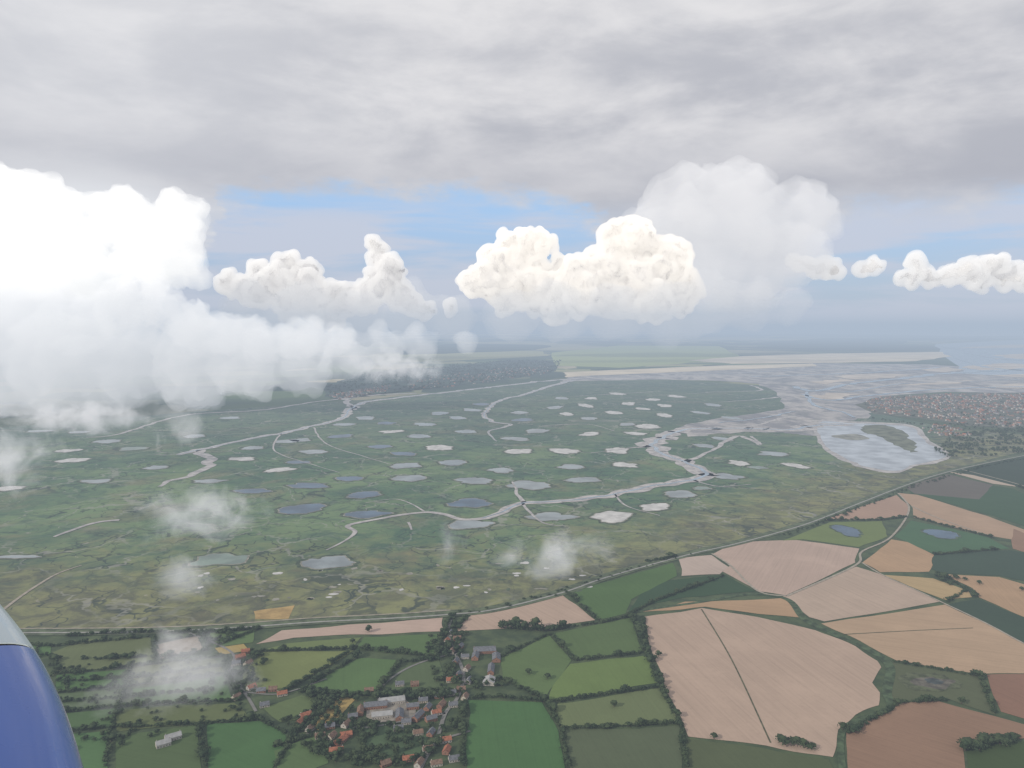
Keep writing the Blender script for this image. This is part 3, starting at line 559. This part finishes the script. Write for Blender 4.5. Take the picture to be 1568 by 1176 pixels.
# ---------------------------------------------------------------- clouds
def vol_mat(name,sig,L,warm=(1,.97,.93),scat=1.0,g=0.0):
    m,t,o=newmat(name)
    vs=t.n('ShaderNodeVolumeScatter'); vs.inputs['Density'].default_value=sig; vs.inputs['Color'].default_value=(scat,scat,scat,1); vs.inputs['Anisotropy'].default_value=g
    em=t.n('ShaderNodeEmission'); em.inputs[0].default_value=(*warm,1); em.inputs[1].default_value=sig*L  # added self-glow stands in for light scattered repeatedly inside the cloud
    ad=t.n('ShaderNodeAddShader'); t.nt.links.new(vs.outputs[0],ad.inputs[0]); t.nt.links.new(em.outputs[0],ad.inputs[1])
    t.nt.links.new(ad.outputs[0],o.inputs['Volume']); return m
m,t,o=newmat("cumulus_core"); d_=t.n('ShaderNodeBsdfDiffuse'); P=t.pos()
t.set(d_.inputs[0],t.mix(t.ss(t.noise(P,0.0012,4).outputs[0],.35,.65),(.70,.70,.75),(.90,.88,.86))); d_.inputs[1].default_value=1.0
tr=t.n('ShaderNodeBsdfTranslucent'); tr.inputs[0].default_value=(.95,.9,.85,1)
mx=t.n('ShaderNodeMixShader'); mx.inputs[0].default_value=.25
t.nt.links.new(d_.outputs[0],mx.inputs[1]); t.nt.links.new(tr.outputs[0],mx.inputs[2]); t.nt.links.new(mx.outputs[0],o.inputs['Surface']); m_core=m
def remesh(ob,vs,it):
    md=ob.modifiers.new("r",'REMESH'); md.mode='VOXEL'; md.voxel_size=vs
    if it: sm=ob.modifiers.new("s",'SMOOTH'); sm.factor=.5; sm.iterations=it
    dg=bpy.context.evaluated_depsgraph_get(); me2=bpy.data.meshes.new_from_object(ob.evaluated_get(dg)); ob.modifiers.clear(); ob.data=me2; return me2
def arr(me2):
    n=len(me2.vertices); co=np.empty(n*3); me2.vertices.foreach_get('co',co); no=np.empty(n*3); me2.vertices.foreach_get('normal',no); return co.reshape(-1,3),no.reshape(-1,3)
def cloud(name,blobs,D,mat,depth=1.0,vox=None,amp=0.25,nsub=10,seed=1,core=0.0,sheath=4.0,grow=1.0,rim=(.55,.85)):
    r=random.Random(seed); bm=bmesh.new(); k=D/F
    for (x,y,rad) in blobs:
        c=S(x,y,D+r.uniform(-1,1)*depth*rad*k*0.6); R_=rad*k*grow
        bmesh.ops.create_icosphere(bm,subdivisions=2,radius=R_,matrix=Matrix.Translation(c))
        for j in range(nsub):
            d=Vector((r.gauss(0,1),r.gauss(0,1),r.gauss(0,1)+.2)).normalized(); R2=R_*r.uniform(.25,.6); c2=c+d*R_*r.uniform(*rim)
            bmesh.ops.create_icosphere(bm,subdivisions=2,radius=R2,matrix=Matrix.Translation(c2))
            if core>0:
                for q_ in range(3):
                    e=(d+Vector((r.gauss(0,.7),r.gauss(0,.7),r.gauss(0,.7)))).normalized()
                    bmesh.ops.create_icosphere(bm,subdivisions=1,radius=R2*r.uniform(.25,.5),matrix=Matrix.Translation(c2+e*R2*.9))
    me=bpy.data.meshes.new(name); bm.to_mesh(me); bm.free()
    ob=bpy.data.objects.new(name,me); sc.collection.objects.link(ob); vs=vox or 1.6*k
    me2=remesh(ob,vs,3); co,no=arr(me2); n=len(co)
    s1=1/(34*k); s2=1/(14*k); A=amp*30*k; d=np.empty(n)
    for i in range(n):
        p=Vector(co[i]); q=p+Vector((mn.noise(p*s1),mn.noise(p*s1+Vector((9,9,9))),mn.noise(p*s1+Vector((5,1,7)))))*16*k
        a=mn.noise(q*s1); b=mn.noise(q*s2); c=mn.noise(q*s2*2.3)
        d[i]=A*(1.0*(0.45-abs(a)*1.6)+0.55*(0.4-abs(b)*1.5)+0.28*(.35-abs(c)*1.5))
    me2.vertices.foreach_set('co',(co+no*d[:,None]).ravel()); me2.update()
    me2=remesh(ob,vs,1); base,no=arr(me2); n=len(base)
    if core>0:
        cm=me2.copy(); cm.vertices.foreach_set('co',(base-no*core*k).ravel()); cm.materials.clear(); cm.materials.append(m_core); cm.polygons.foreach_set('use_smooth',[True]*len(cm.polygons)); cm.update()
        c_o=bpy.data.objects.new("core",cm); sc.collection.objects.link(c_o); c_o.parent=ob
        hf=np.array([mn.noise(Vector(p)*s2*1.2) for p in base])
        me2.vertices.foreach_set('co',(base+no*(sheath*k*(0.8+1.1*hf))[:,None]).ravel()); me2.update()
        remesh(ob,vs*1.2,1)
    me2=ob.data; me2.materials.clear(); me2.materials.append(mat); return ob
mc=vol_mat("cumulus_volume",1/95,0.48,(1,.96,.92)); mcw=vol_mat("cumulus_warm_volume",1/95,0.58,(1,.93,.84)); msm=vol_mat("cumulus_small_volume",1/150,0.48,(1,.97,.94))
mbig=vol_mat("cumulus_near_volume",1/190,0.52,(1,.99,.98)); mback=vol_mat("cumulus_bright_volume",1/330,0.62,(1,.985,.95))
msoft=vol_mat("stratus_volume",1/270,0.40,(.98,.99,1.0)); mbase=vol_mat("cloud_base_volume",1/900,0.28,(.95,.96,1.0)); mgrey=vol_mat("cumulus_grey_volume",1/1000,0.36,(.97,.97,1))
cloud("cumulus_cloud",[(735,430,22),(760,412,24),(792,386,28),(822,380,20),(780,440,32),(830,445,34),(870,420,20),(890,440,34),(930,420,28),(940,450,32),(975,435,36),(1010,428,34),(1040,445,30),(945,365,20),(970,372,26),(990,395,30),(1020,400,28),(1000,460,28),(850,465,24),(910,400,12)],12000,mcw,seed=3,core=5,sheath=6,amp=.42)
cloud("cumulus_cloud",[(575,378,8),(584,393,13),(598,415,17),(585,438,20),(612,452,16),(558,455,20),(530,462,18),(445,408,15),(430,428,20),(465,425,20),(405,448,22),(440,455,26),(480,455,22),(395,415,10),(505,448,16),(350,432,12),(375,442,16),(500,478,16),(630,470,12),(655,475,11),(690,470,7)],11000,mc,seed=5,core=5,sheath=6,amp=.42)
cloud("cumulus_cloud",[(1222,402,7),(1238,407,9),(1256,409,7),(1276,413,5),(1326,409,6),(1338,408,7),(1400,406,8),(1386,424,8),(1402,428,9),(1422,424,8),(1446,422,9),(1466,420,10),(1488,419,12),(1508,411,12),(1524,402,9),(1505,428,9),(1535,424,12),(1558,424,14),(1590,424,16)],15000,msm,seed=6,nsub=9,core=4,sheath=8,vox=21,amp=.42)
cloud("cumulus_cloud",[(50,300,34),(0,310,50),(95,325,34),(20,350,50),(70,360,44),(-10,420,60),(50,420,50),(25,460,54),(100,440,40),(130,380,40),(150,440,40),(190,330,40),(230,380,44),(270,340,34),(280,400,34)],9500,mback,seed=8,vox=26,amp=.6,rim=(.7,.95))
cloud("cumulus_cloud",[(205,445,24),(235,440,22),(185,470,34),(250,472,32),(290,495,34),(120,500,46),(340,512,30),(60,490,50),(0,500,60),(395,520,26),(440,522,24),(480,520,24),(520,522,20)],5600,mbig,seed=9,amp=.5,rim=(.7,.95))
cloud("cumulus_cloud",[(1060,370,56),(1110,350,60),(1170,350,60),(1090,420,56),(1150,420,54),(1010,350,50),(1220,390,44),(1230,330,50),(1120,310,60),(1040,320,50)],14500,mgrey,seed=15,amp=.7,vox=70)
cloud("cloud_base",[(380,478,44),(460,480,48),(550,483,44),(620,480,40),(690,485,34),(780,483,38),(860,478,42),(940,478,44),(1020,474,46),(1090,466,42),(1150,470,34),(1210,470,26)],10200,mbase,seed=14,amp=.6,vox=60)
cloud("stratus_cloud",[(0,555,70),(90,552,74),(190,550,74),(290,550,66),(380,552,58),(460,550,48),(530,540,36),(-80,560,90),(590,528,28),(650,522,20),(710,522,12),(60,592,40),(170,588,42),(280,585,36),(380,580,34)],4300,msoft,seed=10,amp=.7,vox=15,nsub=12)
# wisps : thin heterogenous puffs
m,t,o=newmat("wisp_volume"); oc=t.n('ShaderNodeTexCoord').outputs['Object']; P=t.pos()
r_=t.n('ShaderNodeVectorMath',operation='LENGTH'); t.set(r_.inputs[0],oc)
nz=t.noise(P,0.013,5,0.66,0.6).outputs[0]
r2=t.m('MULTIPLY',r_.outputs['Value'],r_.outputs['Value'])
dn=t.m('SUBTRACT',t.m('MULTIPLY',nz,2.6),t.m('ADD',0.98,t.m('MULTIPLY',r2,0.75)))
dn=t.m('MULTIPLY',t.m('MAXIMUM',dn,0.0),0.018)
vs=t.n('ShaderNodeVolumeScatter'); t.set(vs.inputs['Density'],dn); vs.inputs['Color'].default_value=(1,1,1,1)
em=t.n('ShaderNodeEmission'); em.inputs[0].default_value=(.97,.98,1,1); t.set(em.inputs[1],t.m('MULTIPLY',dn,0.32))  # wisps glow with their density, in place of multiply scattered light
ad=t.n('ShaderNodeAddShader'); t.nt.links.new(vs.outputs[0],ad.inputs[0]); t.nt.links.new(em.outputs[0],ad.inputs[1]); t.nt.links.new(ad.outputs[0],o.inputs['Volume'])
m.cycles.volume_step_rate=0.8; m_wisp=m
def wisp(px,py,wpx,hpx,D):
    c=S(px,py,D); k=D/F
    bm=bmesh.new(); bmesh.ops.create_icosphere(bm,subdivisions=3,radius=1); me=bpy.data.meshes.new("cloud_wisp"); bm.to_mesh(me); bm.free(); me.materials.append(m_wisp)
    ob=bpy.data.objects.new("cloud_wisp",me); sc.collection.objects.link(ob); ob.location=c; ob.scale=(wpx/2*k,wpx/2*k*.7,hpx/2*k)
for w_ in [(300,785,260,120,1500),(850,850,230,110,1400),(700,830,90,130,1400),(275,885,150,100,1300),(270,1085,420,300,1000),(330,1140,300,180,980),(10,700,180,170,1800),(270,650,110,100,1900),(200,990,120,80,1200),(720,1040,100,140,1100),(600,560,200,70,4000),(120,640,300,60,2600)]:
    wisp(*w_)
# haze
m,t,o=newmat("haze_air"); B=1/12500
ab=t.n('ShaderNodeVolumeAbsorption'); ab.inputs['Color'].default_value=(0,0,0,1); ab.inputs['Density'].default_value=B
em=t.n('ShaderNodeEmission'); em.inputs[0].default_value=(.42,.50,.61,1); em.inputs[1].default_value=B  # airlight painted as even bluish emission, replacing light scattered by the haze
ad=t.n('ShaderNodeAddShader'); t.nt.links.new(ab.outputs[0],ad.inputs[0]); t.nt.links.new(em.outputs[0],ad.inputs[1]); t.nt.links.new(ad.outputs[0],o.inputs['Volume'])
a=76000; zb,zt=-5,680
obj("haze",[(-a,-20500,zb),(a,-20500,zb),(a,a,zb),(-a,a,zb),(-a,-20500,zt),(a,-20500,zt),(a,a,zt),(-a,a,zt)],[(3,2,1,0),(4,5,6,7),(0,1,5,4),(1,2,6,5),(2,3,7,6),(3,0,4,7)],[m])
# ---------------------------------------------------------------- aircraft cowling
def paint(name,c,r=.3,coat=.5):
    m,t,o=newmat(name); P=t.n('ShaderNodeTexCoord').outputs['Object']; n=t.noise(P,6,5).outputs[0]
    surf(t,o,t.mix(n,[x*.9 for x in c],[x*1.1 for x in c]),t.ss(n,.3,.7,r*.8,r*1.3),.5,**{'Coat Weight':coat}); return m
m_blue=paint("blue_paint",(.085,.165,.50),.25,.8); m_wht=paint("white_paint",(.60,.68,.70)); m_blk=paint("seam_rubber",(.015,.015,.02),.6,0)
root=bpy.data.objects.new("aircraft_cowling",None); sc.collection.objects.link(root)
A0=S(135,1200,1.35); A1=S(-42,880,1.5)
ax=(A1-A0).normalized(); view=(((A0+A1)/2)-cam.location).normalized(); side=ax.cross(view).normalized()
if side.x<0: side=-side
up2=side.cross(ax).normalized()
if up2.dot(view)>0: up2=-up2
Lx=(A1-A0).length; RAD=.40
def shell(name,s0,s1,mat,grow=0.0,tilt=0.12):
    V=[];Fc=[];N=96;K=30
    for i in range(K+1):
        s=s0+(s1-s0)*i/K
        for j in range(N):
            an=j/N*2*math.pi; cs,sn=math.cos(an),math.sin(an)
            ss_=s+tilt*(1-cs)*1.0
            bulge=0.03*math.sin(max(min(ss_,1),0)*math.pi)
            rr=RAD+grow
            q=A0+ax*(ss_*Lx)+side*(rr*cs-RAD+bulge)+up2*(rr*.7*sn)
            V.append(q)
        if i:
            for j in range(N): a,b=(i-1)*N,i*N; k=(j+1)%N; Fc.append((a+j,a+k,b+k,b+j))
    return obj(name,V,Fc,[mat],smooth=True,parent=root)
shell("blue_panel",-1.2,0.56,m_blue); shell("seam",0.56,0.572,m_blk,-.003); shell("white_panel",0.572,1.5,m_wht)
